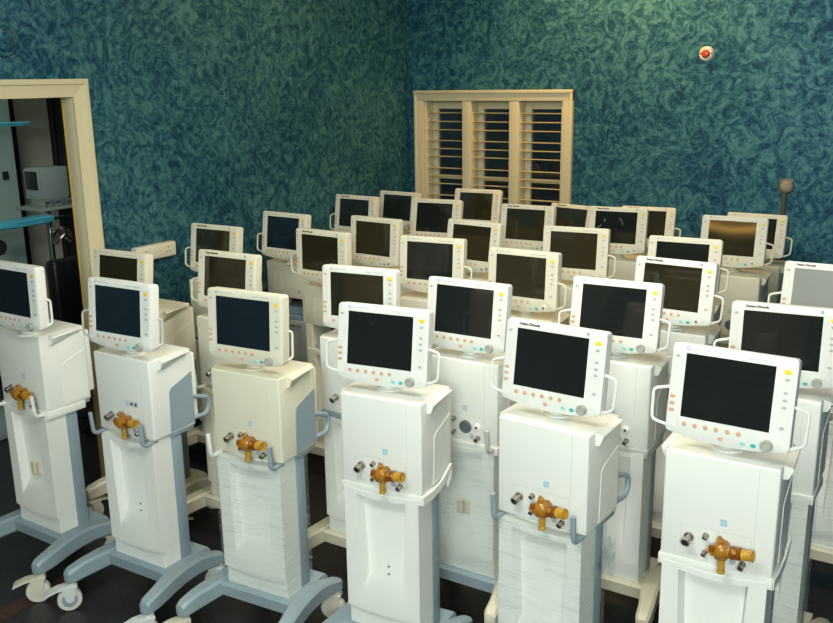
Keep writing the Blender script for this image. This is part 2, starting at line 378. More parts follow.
# ------------------------------------------------------------------ the room beyond the doorway
def next_room():
    struct('wall_next_room', MB().box(-6.95, -6.85, 0.3, 6.4, 0, 3.0).box(-6.95, XL-0.13, 6.4, 6.5, 0, 3.0).box(-6.95, XL-0.13, 0.2, 0.3, 0, 3.0), 'next_wall')
    wn = bpy.data.objects['wall_next_room']
    obj('dark_joint', MB().box(-6.852, -6.835, 4.68, 4.73, 0, 2.9).mesh('dark_joint', 'next_dark', 0), wn)
    struct('ceiling_next_room', MB().box(-6.95, XL-0.13, 0.2, 6.5, 3.0, 3.1), 'ceiling_paint')
    struct('floor_next_room', MB().box(-6.95, XL-0.12, 0.2, 6.5, -0.05, 0.0), 'granite')
    # dark curtain hanging beside the panels
    rings = []
    pts = []
    for i in range(41):
        t = i/40; pts.append((5.03+0.55*t, 0.025*math.sin(t*40)))
    rings = [[Vector((-6.80+q[1], q[0], z)) for q in pts]+[Vector((-6.815+q[1], q[0], z)) for q in reversed(pts)] for z in (0.03, 2.75)]
    c = obj('curtain', MB().loft(rings).mesh('curtain', 'next_dark', 60)); tag(c, 'black floor-length curtain hanging beyond the doorway', 'curtain')
    # tall pale green cabinet
    r = obj('cabinet', None); r.location = (-6.1, 3.86, 0); tag(r, 'tall pale green cabinet with a black square catch beyond the doorway', 'cabinet')
    obj('body', MB().box(-0.5, 0.0, -0.6, 0.32, 0.05, 2.4, 0.006).mesh('body', 'next_cabinet', 30), r)
    obj('plinth', MB().box(-0.48, -0.03, -0.58, 0.30, 0.0, 0.05).mesh('plinth', 'next_dark', 30), r)
    obj('door', MB().box(0.0, 0.02, -0.59, 0.31, 0.08, 2.38, 0.004).mesh('door', 'next_cabinet', 30), r)
    obj('catch', MB().box(0.02, 0.035, 0.19, 0.235, 1.485, 1.545, 0.003).mesh('catch', 'dark', 30), r)
    # patient monitor on a pole
    r = obj('device_stand', None); r.location = (-5.6, 4.046, 0); tag(r, 'chrome pole stand with a small shelf beyond the doorway', 'stand')
    obj('pole', MB().cyl((0, 0, 0.10), (0, 0, 1.31), 0.022, n=16).mesh('pole', 'chrome'), r)
    obj('shelf', MB().box(-0.13, 0.15, -0.16, 0.19, 1.31, 1.332, 0.006).mesh('shelf', 'device_grey', 30), r)
    for k in range(5):
        a = 2*PI*k/5
        lg = obj('foot', MB().tube([(0, 0, 0.11), (0.15*math.cos(a), 0.15*math.sin(a), 0.10), (0.27*math.cos(a), 0.27*math.sin(a), 0.075)], 0.015).mesh('foot', 'chrome'), r)
        obj('wheel', MB().cyl((0.27*math.cos(a)-0.01*math.sin(a), 0.27*math.sin(a)+0.01*math.cos(a), 0.032), (0.27*math.cos(a)+0.01*math.sin(a), 0.27*math.sin(a)-0.01*math.cos(a), 0.032), 0.032).mesh('wheel', 'dark'), lg)
    b = MB()
    for k in range(3):
        b.tube([(0.03+0.055*math.cos(t)*(1+0.1*k), 0.055+0.062*math.sin(t), 1.10+0.014*k+0.035*math.cos(2*t+k)) for t in [2*PI*i/24 for i in range(25)]], 0.009, 6)
    tag(obj('cable_coil', b.mesh('cable_coil', 'metal'), None, (-5.575, 4.046, 0)), 'coiled tan cable hung on the chrome pole stand', 'cable')
    r = obj('patient_monitor', None); r.location = (-5.6, 4.065, 1.333); tag(r, 'boxy grey patient monitor on the pole stand beyond the doorway', 'monitor')
    obj('case', MB().box(-0.085, 0.085, -0.105, 0.115, 0.045, 0.262, 0.010).box(-0.075, 0.075, -0.09, 0.105, 0.0, 0.046, 0.004).mesh('case', 'device_grey', 30), r)
    fr = obj('front_panel', MB().box(-0.083, 0.083, -0.117, -0.104, 0.05, 0.258, 0.005).mesh('front_panel', 'device_grey', 30), r)
    obj('screen', MB().box(-0.07, 0.06, -0.120, -0.115, 0.115, 0.24, 0.002).mesh('screen', 'screen', 30), fr)
    obj('key_strip', MB().box(-0.07, 0.06, -0.120, -0.115, 0.07, 0.098, 0.002).mesh('key_strip', 'grey_blue', 30), fr)
    rr_ = random.Random(5)
    pts = [(0.105+0.012*math.sin(1.7*i), -0.12+0.26*i/22+0.012*math.cos(2.9*i), 0.006+0.04*abs(math.sin(1.3*i))) for i in range(23)]
    tag(obj('monitor_lead', MB().tube(pts, 0.006, 6, 0.01).mesh('monitor_lead', 'dark_grey'), None, (-5.575, 4.056, 1.334)), 'tangled dark lead lying before the boxy patient monitor', 'cable')
    # film-wrapped arms of a theatre table
    def arm(name, y0, y1, z, h, par):
        rings = []; n = 24; rg = random.Random(2)
        for i in range(n+1):
            t = i/n; yy = y0+(y1-y0)*t
            hh = h*(1.25 if t < 0.62 else 0.72)*(0.85 if i in (0, n) else 1); top = z
            ring = []
            for k in range(18):
                a = 2*PI*k/18; c_, s_ = math.cos(a), math.sin(a)
                sx = math.copysign(abs(c_)**0.5, c_); sz = math.copysign(abs(s_)**0.5, s_)
                ring.append((0.075*sx*(1+rg.uniform(-0.07, 0.07)), yy, top-hh/2+hh/2*sz*(1+rg.uniform(-0.10, 0.10))))
            rings.append(ring)
        return obj(name, MB().loft(rings).mesh(name, 'blue_film', 25), par)
    r = obj('theatre_table', None); r.location = (-5.25, 3.4, 0); tag(r, 'theatre table with arms wrapped in blue plastic film beyond the doorway', 'table')
    arm('arm_board', -0.75, 0.385, 1.322, 0.070, r); arm('upper_arm', -0.75, 0.29, 1.925, 0.036, r)
    obj('rail', MB().box(-0.02, 0.0, 0.36, 0.56, 1.28, 1.298, 0.003).mesh('rail', 'chrome'), r)
    obj('column', MB().cyl((0, -0.45, 0.1), (0, -0.45, 1.90), 0.05, n=20).mesh('column', 'chrome'), r)
    obj('base', MB().box(-0.2, 0.2, -0.8, 0.1, 0.0, 0.12, 0.02).mesh('base', 'device_grey', 30), r)
    obj('hand_wheel', MB().cyl((0.0, 0.0, 1.165), (0.03, 0.0, 1.165), 0.05, n=20).mesh('hand_wheel', 'dark'), r)
    # black padded chair
    r = obj('office_chair', None); r.location = (-4.95, 3.68, 0); tag(r, 'black padded chair with white curved arm rests, beyond the doorway', 'chair')
    obj('backrest', MB().box(-0.05, 0.05, -0.14, 0.26, 0.55, 1.08, 0.03, 3).mesh('backrest', 'black_leather'), r)
    obj('seat', MB().box(0.0, 0.45, -0.2, 0.28, 0.42, 0.52, 0.03, 3).mesh('seat', 'black_leather'), r)
    obj('pedestal', MB().cyl((0.2, 0.04, 0.05), (0.2, 0.04, 0.43), 0.03).mesh('pedestal', 'chrome'), r)
    for k in range(5):
        a = 2*PI*k/5; obj('foot', MB().tube([(0.2, 0.04, 0.06), (0.2+0.26*math.cos(a), 0.04+0.26*math.sin(a), 0.03)], 0.025).mesh('foot', 'dark'), r)
    for q in (-0.22, 0.30):
        obj('armrest', MB().tube([(0.3, q, 0.45), (0.3, q, 0.68), (0.1, q, 0.72), (0.0, q*0.9, 0.66)], 0.013, 8, 0.08).mesh('armrest', 'white'), r)
next_room()

# ------------------------------------------------------------------ curtained window and lamp on the wall behind the camera
def lamp_mat():
    m, nt, b = nmat('warm_lamp'); b.inputs['Base Color'].default_value = (0.9, 0.6, 0.25, 1)
    b.inputs['Emission Color'].default_value = (1.0, 0.56, 0.14, 1); b.inputs['Emission Strength'].default_value = 14.0
lamp_mat()
plain('curtain_cloth', (0.52, 0.56, 0.48), 0.8, var=0.1)
def front_window():
    y = YF; root = obj('window_2', None); root['kind'] = 'structure'
    x0, x1, z0, z1 = -2.75, -1.15, 0.55, 2.35
    obj('frame', MB().box(x0-0.07, x0, y, y+0.05, z0, z1, 0.004).box(x1, x1+0.07, y, y+0.05, z0, z1, 0.004).box(x0-0.07, x1+0.07, y, y+0.05, z1, z1+0.07, 0.004).box(x0-0.07, x1+0.07, y, y+0.07, z0-0.06, z0, 0.004).mesh('frame', 'wood_cream', 30), root)
    obj('pane', MB().box(x0, x1, y+0.001, y+0.006, z0, z1).mesh('pane', 'screen_blue', 0), root)
    sl = MB().box(-(x1-x0)/2+0.01, (x1-x0)/2-0.01, -0.025, 0.025, -0.002, 0.002).mesh('blind_slat', 'white', 0)
    for k in range(22): obj('blind_slat', sl, root, ((x0+x1)/2, y+0.045, z0+0.06+k*0.08), (0.35, 0, 0))
    for sx in (-1, 1):
        rings = []
        xo = x0-0.12 if sx < 0 else x1+0.12
        for i in range(13):
            z = 0.10+2.35*i/12; t = abs(z-1.0)/1.45; wd = 0.16+0.42*min(1, t)**1.5
            pts = []
            for k in range(33):
                u = k/32; pts.append((xo-sx*wd*u, y+0.13+0.025*math.sin(u*32), z))
            rings.append(pts+[(px, py-0.006, pz) for px, py, pz in reversed(pts)])
        c = obj('curtain', MB().loft(rings).mesh('curtain', 'curtain_cloth', 60)); tag(c, 'pale green curtain gathered at the blind, on its doorway side' if sx < 0 else 'pale green curtain gathered at the blind, on the side away from the doorway', 'curtain', 'curtains of the blind window')
    r = obj('wall_lamp', None); r.location = (-2.2, y+0.08, 3.01); tag(r, 'curved warm strip lamp fixed high above the curtained window', 'lamp')
    obj('tube', MB().tube([(0.045*i, 0, 0.40*(0.045*i)**2) for i in range(-9, 10)], 0.026, 10).mesh('tube', 'warm_lamp'), r)
    obj('bracket', MB().box(-0.3, 0.3, -0.08, -0.02, 0.01, 0.05, 0.005).mesh('bracket', 'white', 30), r)
front_window()

# ------------------------------------------------------------------ things on the walls
r = obj('fire_sounder', None); r.location = (-1.649, YB, 2.275); tag(r, 'small white and red round alarm beacon on the teal wall', 'alarm')
obj('base', MB().lathe((0, 0, 0), (0, -1, 0), [(0, 0.047), (0.012, 0.047), (0.02, 0.042), (0.03, 0.038)], 28).mesh('base', 'sensor_white'), r)
obj('lens', MB().lathe((0, -0.03, 0), (0, -1, 0), [(0, 0.026), (0.012, 0.026), (0.022, 0.02), (0.026, 0.008)], 20).mesh('lens', 'sensor_red'), r)
for q in (-1, 1): obj('screw', MB().cyl((q*0.034, -0.029, 0.004), (q*0.034, -0.033, 0.004), 0.005, n=10).mesh('screw', 'dark_grey'), r)
r = obj('power_plug', None); r.location = (-1.099, YB, 1.466); tag(r, 'grey round plug in the teal wall with its cord hanging down', 'plug')
obj('socket_plate', MB().box(-0.052, 0.032, -0.008, 0, -0.045, 0.045, 0.003).mesh('socket_plate', 'dark_grey', 30), r)
obj('plug_body', MB().lathe((0, -0.008, 0), (0, -1, 0), [(0, 0.043), (0.02, 0.045), (0.04, 0.036), (0.05, 0.02)], 8).mesh('plug_body', 'plug_grey', 30), r)
obj('cord', MB().tube([(-0.012, -0.025, -0.03), (-0.012, -0.025, -0.2), (-0.005, -0.022, -0.5), (0.0, -0.02, -1.0), (0.0, -0.04, -1.44)], 0.014, 8, 0.1).mesh('cord', 'cord'), r)
r = obj('smoke_detector', None); r.location = (XL, 2.68, 2.352); tag(r, 'round detector papered in teal above the doorway', 'detector')
obj('base', MB().lathe((0, 0, 0), (1, 0, 0), [(0, 0.078), (0.012, 0.078), (0.018, 0.07)], 32).mesh('base', 'wallpaper'), r)
obj('cap', MB().lathe((0.018, 0, 0), (1, 0, 0), [(0, 0.058), (0.018, 0.052), (0.026, 0.03)], 28).mesh('cap', 'wallpaper'), r)
for q in (0, 2.1, 4.2): obj('vent_slot', MB().box(0.03, 0.044, 0.03*math.cos(q)-0.006, 0.03*math.cos(q)+0.006, 0.03*math.sin(q)-0.006, 0.03*math.sin(q)+0.006).mesh('vent_slot', 'dark_grey', 0), r)
r = obj('power_socket', None); r.location = (XL, 3.44, 1.25); tag(r, 'long ivory double power socket on the teal wall beside the doorway', 'socket')
obj('face_plate', MB().box(0, 0.045, -0.14, 0.145, -0.04, 0.04, 0.008).mesh('face_plate', 'socket_ivory', 30), r)
for q in (-0.075, 0.085):
    for dy, dz in ((0, 0.014), (-0.012, -0.010), (0.012, -0.010)):
        obj('pin_hole', MB().cyl((0.0445, q+dy, dz), (0.0455, q+dy, dz), 0.004, n=10).mesh('pin_hole', 'dark'), r)

# ------------------------------------------------------------------ the ventilators
HW, BD, ZT, ZB = 0.159, 0.225, 1.10, 0.77
def mk_bezel(b):
    # outline in x,z with rounded corners and a bowed bottom edge
    l, r_, t, bl, mid, rad = -0.164, 0.180, 0.119, -0.141, -0.157, 0.013
    out = []
    def arc(cx, cz, a0, a1, r=rad):
        for k in range(5):
            a = math.radians(a0+(a1-a0)*k/4); out.append((cx+r*math.cos(a), cz+r*math.sin(a)))
    arc(r_-rad, t-rad, 0, 90); arc(l+rad, t-rad, 90, 180); arc(l+rad, bl+rad, 180, 255)
    for k in range(1, 12):
        u = k/12; x = l+rad+(r_-l-2*rad)*u; out.append((x, bl+(mid-bl)*(1-(2*u-1)**2)))
    arc(r_-rad, bl+rad, 285, 360)
    cx, cz = 0.008, -0.015
    def ring(y, off):
        res = []
        for x, z in out:
            sx = (abs(x-cx)-off)/abs(x-cx) if abs(x-cx) > off else 1; sz = (abs(z-cz)-off)/abs(z-cz) if abs(z-cz) > off else 1
            res.append((cx+(x-cx)*sx, y, cz+(z-cz)*sz))
        return res
    bm = bmesh.new()
    rings = [[bm.verts.new(q) for q in ring(y, o)] for y, o in ((-0.004, 0.0035), (-0.002, 0.0008), (0.002, 0.0), (0.040, 0.002), (0.044, 0.006))]
    n = len(out)
    for a, c in zip(rings, rings[1:]):
        for i in range(n): bm.faces.new((a[i], a[(i+1) % n], c[(i+1) % n], c[i]))
    # rear hump
    hump = [[bm.verts.new((cx+(q[0]-cx)*s, y, cz+(q[2]-cz)*s)) for q in ring(0.044, 0.006)] for y, s in ((0.046, 0.86), (0.068, 0.80), (0.075, 0.70))]
    seq = [rings[-1]]+hump
    for a, c in zip(seq, seq[1:]):
        for i in range(n): bm.faces.new((a[i], a[(i+1) % n], c[(i+1) % n], c[i]))
    bm.faces.new(hump[-1])
    # front face with the screen opening
    sx, sz = 0.123, 0.09225
    inn = [bm.verts.new(q) for q in ((-sx, -0.004, -sz), (sx, -0.004, -sz), (sx, -0.004, sz), (-sx, -0.004, sz))]
    deep = [bm.verts.new((q.co.x, 0.0005, q.co.z)) for q in inn]
    for i in range(4): bm.faces.new((inn[i], inn[(i+1) % 4], deep[(i+1) % 4], deep[i]))
    e = [bm.edges.get((rings[0][i], rings[0][(i+1) % n])) for i in range(n)]+[bm.edges.new((inn[i], inn[(i+1) % 4])) if not bm.edges.get((inn[i], inn[(i+1) % 4])) else bm.edges.get((inn[i], inn[(i+1) % 4])) for i in range(4)]
    bmesh.ops.triangle_fill(bm, edges=e, use_beauty=True)
    b.bm(bm)
def mk_ell(rx, rz, y=0.0014):
    def f(b):
        n = 14
        rings = [[(rx*s*math.cos(2*PI*i/n), yy, rz*s*math.sin(2*PI*i/n)) for i in range(n)] for yy, s in ((0, 1), (-y, 0.95), (-y*1.3, 0.7))]
        b.loft(rings)
    return f
BUT = [('orange', 'o', -0.150, -0.0373), ('orange', 'o', -0.150, -0.0573), ('orange', 'o', -0.150, -0.0775)]
BUT += [('orange', 'r', x, -0.112) for x in (-0.1094, -0.0788, -0.0483, -0.0177, 0.0128, 0.0434)]
BUT += [('orange', 'o', -0.0037, -0.1355), ('teal_light', 'o', 0.0573, -0.1363), ('teal', 'o', 0.0862, -0.1364),
        ('yellow', 'y', 0.1545, 0.0813)]+[('grey_button', 's', 0.1545, z) for z in (0.0603, 0.0236, 0.0032, -0.0165, -0.0735)]+[('grey_button', 's', -0.1468, 0.082)]
SHAPE = {'o': mk_ell(0.0082, 0.0056), 'r': mk_ell(0.0070, 0.0070), 'y': mk_ell(0.0105, 0.0072), 's': mk_ell(0.0066, 0.0044)}

def monitor(par, loc, rot, col, o):
    m = part('monitor', 'bezel', col, mk_bezel, par, loc, rot, 40)
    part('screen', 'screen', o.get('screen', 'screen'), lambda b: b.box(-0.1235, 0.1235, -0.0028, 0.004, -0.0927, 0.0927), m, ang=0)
    if o.get('scratch'):
        for k, pts in enumerate(([(-0.123, -0.012), (-0.110, -0.004), (-0.098, -0.002), (-0.085, 0.010)], [(-0.066, 0.030), (-0.070, 0.042), (-0.060, 0.047)], [(0.018, 0.056), (0.030, 0.046), (0.038, 0.030), (0.040, 0.014)])):
            part('scratch', 'scratch%d' % k, 'white', lambda b: b.tube([(x, -0.0029, z) for x, z in pts], 0.0007, 5, 0.01), m)
    part('key_panel', 'keyR', 'pale_panel' if col == 'white' else 'pale_ivory', lambda b: b.box(0.137, 0.171, -0.0046, -0.003, -0.084, 0.096, 0.0005, 1), m, ang=0)
    part('key_panel', 'keyL', 'pale_panel' if col == 'white' else 'pale_ivory', lambda b: b.box(-0.160, -0.134, -0.0046, -0.003, -0.125, 0.097, 0.0005, 1), m, ang=0)
    for mat, sh, x, z in BUT:
        part('button', 'but'+sh, mat, SHAPE[sh], m, (x, -0.0044, z))
    if o.get('knob', 'grey') == 'grey':
        part('knob', 'knob', 'knob', lambda b: b.lathe((0, 0, 0), (0, -1, 0), [(0, 0.0165), (0.012, 0.016), (0.016, 0.0145), (0.0162, 0.010), (0.013, 0.0085)], 24), m, (0.1215, -0.004, -0.1285))
    else:
        k = part('knob_socket', 'knobs', col, lambda b: b.lathe((0, 0, 0), (0, -1, 0), [(0, 0.015), (0.002, 0.014), (0.0022, 0.006)], 20), m, (0.1215, -0.004, -0.1285))
        part('spindle', 'spindle', 'dark_grey', lambda b: b.cyl((0, 0, 0), (0, -0.008, 0), 0.0048, n=12), m, (0.1215, -0.0055, -0.1285))
    if o.get('brand', 'a') == 'a':
        part('emblem', 'emblem', 'ink_blue', lambda b: b.tube([(0.0045*math.cos(2*PI*i/16), 0, 0.0045*math.sin(2*PI*i/16)) for i in range(17)], 0.0012, 6), m, (-0.119, -0.0042, 0.107))
        obj('lettering', text_mesh('a', 'Datex-Ohmeda', 0.0098, 'ink_grey'), m, (-0.110, -0.0044, 0.107), (PI/2, 0, 0))
        obj('lettering', text_mesh('b', 'Engstr\u00f6m Carestation', 0.0088, 'ink_grey'), m, (0.045, -0.0044, 0.1045), (PI/2, 0, 0))
    else:
        obj('lettering', text_mesh('c', 'Datex-Ohmeda', 0.0115, 'ink_black', 0.0006), m, (-0.118, -0.0044, 0.107), (PI/2, 0, 0))
        part('emblem', 'emblem2', 'grey_button', mk_ell(0.006, 0.006), m, (0.118, -0.0042, 0.107))
    hm = o.get('handle_mat', 'white' if col == 'white' else 'ivory')
    L = {'out': [(-0.158, 0.010, -0.012), (-0.212, 0.008, -0.026), (-0.209, 0.008, -0.117), (-0.158, 0.010, -0.128)]}
    R = {'out': [(0.174, 0.010, -0.012), (0.218, 0.008, -0.022), (0.216, 0.008, -0.115), (0.174, 0.010, -0.132)],
         'fold': [(0.174, 0.030, -0.016), (0.184, 0.050, -0.020), (0.184, 0.052, -0.118), (0.174, 0.030, -0.126)]}
    if o.get('hl', 'out') != 'none': part('handle', 'hl'+o.get('hl', 'out'), hm, lambda b: b.tube(L[o.get('hl', 'out')], 0.0048, 8, 0.014), m)
    if o.get('hr', 'out') != 'none': part('handle', 'hr'+o.get('hr', 'out'), hm, lambda b: b.tube(R[o.get('hr', 'out')], 0.0048, 8, 0.014), m)
    return m

def mk_housing(b):
    b.box(-HW, HW, 0, BD, ZB, ZT, 0.007, 3)
    b.box(-0.150, 0.150, BD-0.01, BD+0.03, 0.80, 1.075, 0.008, 2)
def mk_housing_bay(b):
    b.box(-HW, HW, 0, BD, 0.885, ZT, 0.006, 2)
    b.box(-HW, -0.115, 0.0, BD, 0.735, 0.89, 0.003, 1).box(0.105, HW, 0.0, BD, 0.735, 0.89, 0.003, 1)
    b.box(-0.12, 0.11, 0.17, BD, 0.735, 0.89).box(-HW, HW, 0.002, BD, 0.715, 0.745, 0.003, 1)
def mk_grip(sx):
    def f(b):
        fr = [(0, 1.0985), (0.026, 1.092), (0.029, 1.086), (0.018, 1.058), (0, 1.054)]
        rr = [(0, 1.0985), (0.022, 1.096), (0.024, 1.094), (0.010, 1.086), (0, 1.084)]
        b.loft([[(sx*(HW-0.004+x), y, z) for x, z in pr] for y, pr in ((0.047, fr), (0.050, [(x*1.02, z) for x, z in fr]), (0.20, rr))])
    return f
def mk_side(sx):
    def f(b):
        pts = [(0.094, 0.95), (0.104, 0.963), (0.2175, 1.003), (0.2175, 0.785), (0.087, 0.78)]
        b.loft([[(sx*x, y, z) for y, z in pts] for x in (HW-0.002, HW+0.0022)])
    return f
def mk_outline(b):
    x0, x1, z0, z1, t = -0.101, 0.097, 0.787, 0.880, 0.0007
    for q in ((x0, x1, z1-t, z1), (x0, x1, z0, z0+t), (x0, x0+t, z0, z1), (x1-t, x1, z0, z1)): b.box(q[0], q[1], -0.0006, 0.0004, q[2], q[3])
def mk_seam(b):
    b.box(0.1035, 0.1043, -0.0005, 0.0004, 0.79, 1.09)
def mk_cover(b):
    # column front cover with a funnel shaped recess
    bm = bmesh.new()
    def V(x, y, z): return bm.verts.new((x, y, z))
    xo, zt, zb, yf = 0.149, 0.757, 0.284, -0.008
    nb = 8
    bot = [V(-xo+2*xo*i/nb, yf, zb-0.010*(1-(2*i/nb-1)**2)) for i in range(nb+1)]
    top = [V(xo-2*xo*i/nb, yf, zt-0.012*(1-(2*i/nb-1)**2)) for i in range(nb+1)]
    outer = bot+top
    rec = [V(-0.086, yf, 0.350), V(0.083, yf, 0.344)]+[V(0.099-0.199*i/6, yf, 0.734-0.010*(1-(2*i/6-1)**2)) for i in range(7)]
    e = [bm.edges.new((outer[i], outer[(i+1) % len(outer)])) for i in range(len(outer))]+[bm.edges.new((rec[i], rec[(i+1) % len(rec)])) for i in range(len(rec))]
    bmesh.ops.triangle_fill(bm, edges=e, use_beauty=True)
    yd = 0.028
    fl = [V(-0.077, yd, 0.412), V(0.075, yd, 0.408)]+[V(0.088-0.176*i/6, yd, 0.730-0.010*(1-(2*i/6-1)**2)) for i in range(7)]
    for i in range(len(rec)): bm.faces.new((rec[i], rec[(i+1) % len(rec)], fl[(i+1) % len(rec)], fl[i]))
    bm.faces.new(fl)
    back = [V(q.co.x, 0.06, q.co.z) for q in outer]
    for i in range(len(outer)): bm.faces.new((outer[i], outer[(i+1) % len(outer)], back[(i+1) % len(outer)], back[i]))
    b.bm(bm)
    b.box(-xo+0.001, xo-0.001, 0.036, 0.094, 0.26, 0.765, 0.002, 1)
def mk_plinth(b): b.box(-0.1465, 0.1465, 0.004, 0.094, 0.205, 0.283, 0.001, 1)
def mk_post(b):
    b.box(-0.1495, 0.1495, 0.094, 0.150, 0.20, 0.775, 0.004, 2).box(-0.156, 0.156, 0.085, 0.218, 0.755, 0.785, 0.004, 2)
    for sx in (-1, 1):
        for z in (0.33, 0.47, 0.60): b.cyl((sx*0.149, 0.122, z), (sx*0.1515, 0.122, z), 0.004, n=8)
def mk_deck(b):
    b.loft([[(-0.17, y, z) for y, z in ((-0.022, 0.198), (-0.012, 0.208), (0.225, 0.208), (0.24, 0.19), (0.24, 0.145), (0.02, 0.138), (-0.018, 0.152))],
            [(0.17, y, z) for y, z in ((-0.022, 0.198), (-0.012, 0.208), (0.225, 0.208), (0.24, 0.19), (0.24, 0.145), (0.02, 0.138), (-0.018, 0.152))]])
def mk_leg(sx):
    def f(b):
        st = [(0.232, -0.198, 0.160, 0.136, 0.022), (0.231, -0.193, 0.178, 0.128, 0.042), (0.229, -0.175, 0.190, 0.125, 0.054), (0.221, -0.11, 0.203, 0.128, 0.058), (0.206, -0.04, 0.212, 0.136, 0.066),
              (0.192, 0.04, 0.216, 0.142, 0.074), (0.188, 0.12, 0.216, 0.142, 0.074), (0.195, 0.185, 0.204, 0.136, 0.058), (0.203, 0.245, 0.186, 0.126, 0.052), (0.206, 0.268, 0.176, 0.128, 0.040), (0.207, 0.273, 0.158, 0.136, 0.022)]
        rings = []
        for i, (x, y, zt, zb, wd) in enumerate(st):
            a = st[max(i-1, 0)]; c = st[min(i+1, len(st)-1)]; d = Vector((c[0]-a[0], c[1]-a[1], 0)).normalized(); p = Vector((d.y, -d.x, 0))
            h, ch = wd/2, min(0.010, wd*0.22, (zt-zb)*0.3)
            prof = [(-h, zb+ch), (-h, zt-ch), (-h+ch, zt), (h-ch, zt), (h, zt-ch), (h, zb+ch), (h-ch, zb), (-h+ch, zb)]
            rings.append([(sx*(x+p.x*q), y+p.y*q, z) for q, z in prof])
        b.loft(rings)
    return f
def mk_caster(b):
    # swivel head, fork cheeks and brake pedal; wheel axle along x
    b.cyl((0, 0, 0.106), (0, 0, 0.130), 0.021, n=18)
    b.box(-0.024, 0.024, -0.042, 0.022, 0.098, 0.116, 0.006, 2)
    for sx in (-1, 1):
        prof = [(0.018, 0.112), (-0.042, 0.112), (-0.036, 0.08), (-0.026, 0.046), (-0.012, 0.040), (0.002, 0.048), (0.012, 0.08)]
        b.loft([[(sx*x, y, z) for y, z in prof] for x in (0.019, 0.025)])
    b.loft([[(x, y, z) for x, z in ((-0.022, z0), (0.022, z0), (0.022, z0+th), (-0.022, z0+th))] for y, z0, th in ((-0.025, 0.104, 0.012), (-0.060, 0.099, 0.012), (-0.105, 0.084, 0.010), (-0.112, 0.080, 0.006))])
def mk_wheel(b):
    b.lathe((-0.016, 0, 0), (1, 0, 0), [(0, 0.038), (0.0, 0.046), (0.004, 0.050), (0.028, 0.050), (0.032, 0.046), (0.032, 0.038)], 28)
def mk_hub(b):
    b.lathe((-0.0175, 0, 0), (1, 0, 0), [(0, 0.010), (0, 0.020), (0.002, 0.036), (0.033, 0.036), (0.035, 0.020), (0.035, 0.010)], 24)
def mk_wrap(b):
    # loose film skin around the column, slightly rippled
    rng = random.Random(3); nz, pts = 26, []
    x, y0, y1 = 0.1555, -0.013, 0.157
    for i in range(10): pts.append((-x+2*x*i/10, y0))
    for i in range(6): pts.append((x, y0+(y1-y0)*i/6))
    for i in range(10): pts.append((x-2*x*i/10, y1))
    for i in range(6): pts.append((-x, y1-(y1-y0)*i/6))
    rings = []
    for k in range(nz+1):
        z = 0.222+(0.768-0.222)*k/nz
        rings.append([(px*(1+rng.uniform(0, 0.012)), py+(-1 if py < 0.07 else 1)*rng.uniform(0, 0.003), z+rng.uniform(-0.004, 0.004)) for px, py in pts])
    b.loft(rings, cap=False)
def mk_crumple(b):
    rng = random.Random(9)
    for k in range(5):
        cx, cy, cz = 0.157+0.006*k % 0.02, 0.10+0.022*k, 0.60+0.035*(k % 3)
        bm = bmesh.new(); bmesh.ops.create_icosphere(bm, subdivisions=2, radius=1)
        for v in bm.verts:
            s = rng.uniform(0.6, 1.25); v.co = (cx+v.co.x*0.012*s, cy+v.co.y*0.03*s, cz+v.co.z*0.045*s)
        b.bm(bm)
def hook_path(sx):
    x = sx*0.143
    return [(x, 0.012, 0.762), (x, -0.048, 0.762), (x, -0.056, 0.856)]
VX, VZ = 0.012, 0.019
AX = Vector((0.965, -0.16, 0.16)).normalized()
def mk_valve_body(b):
    o = Vector((VX+0.004, -0.034, VZ+0.818))
    b.lathe(o-AX*0.010, AX, [(0, 0.010), (0.003, 0.022), (0.006, 0.0265), (0.012, 0.0265), (0.014, 0.0225), (0.024, 0.0225), (0.026, 0.026), (0.031, 0.026), (0.034, 0.019), (0.040, 0.017), (0.072, 0.0165)], 22)
    b.lathe(o+Vector((0.008, 0, 0.016)), (-0.25, -0.1, 1), [(0, 0.0095), (0.014, 0.0085), (0.016, 0.0105), (0.021, 0.0105), (0.024, 0.0055), (0.030, 0.005)], 14)
    b.lathe(o+Vector((-0.006, -0.006, 0.002)), (-0.85, -0.30, -0.12), [(0, 0.014), (0.010, 0.0125), (0.012, 0.0145), (0.017, 0.0145), (0.019, 0.006), (0.026, 0.0045)], 14)
    b.lathe((VX+0.012, 0.0, VZ+0.822), (0, -1, 0), [(0, 0.017), (0.018, 0.018), (0.022, 0.024), (0.050, 0.024), (0.056, 0.018), (0.062, 0.008)], 18)
    b.lathe(o+AX*0.045+Vector((0, -0.012, 0.008)), (0.1, -0.9, 0.5), [(0, 0.008), (0.008, 0.0075), (0.010, 0.005)], 12)
def mk_valve_drip(b): b.lathe((VX+0.014, -0.036, VZ+0.806), (0.02, -0.05, -1), [(0, 0.014), (0.012, 0.0125), (0.014, 0.0105), (0.044, 0.0100), (0.046, 0.0115), (0.052, 0.0115), (0.052, 0.008), (0.030, 0.007)], 16)
def mk_valve_cap(b): b.lathe(Vector((VX+0.004, -0.034, VZ+0.818))+AX*0.068, AX, [(0, 0.0165), (0.004, 0.0180), (0.008, 0.0165), (0.026, 0.0160), (0.028, 0.0175), (0.031, 0.0170), (0.031, 0.012), (0.015, 0.011)], 18)
def mk_valve_ring(b):
    o = Vector((VX+0.004, -0.034, VZ+0.818))
    b.lathe(o+AX*0.036, AX, [(0, 0.018), (0.002, 0.0195), (0.012, 0.0195), (0.014, 0.0180), (0.018, 0.0180), (0.020, 0.0192), (0.028, 0.0190), (0.030, 0.0175)], 18)
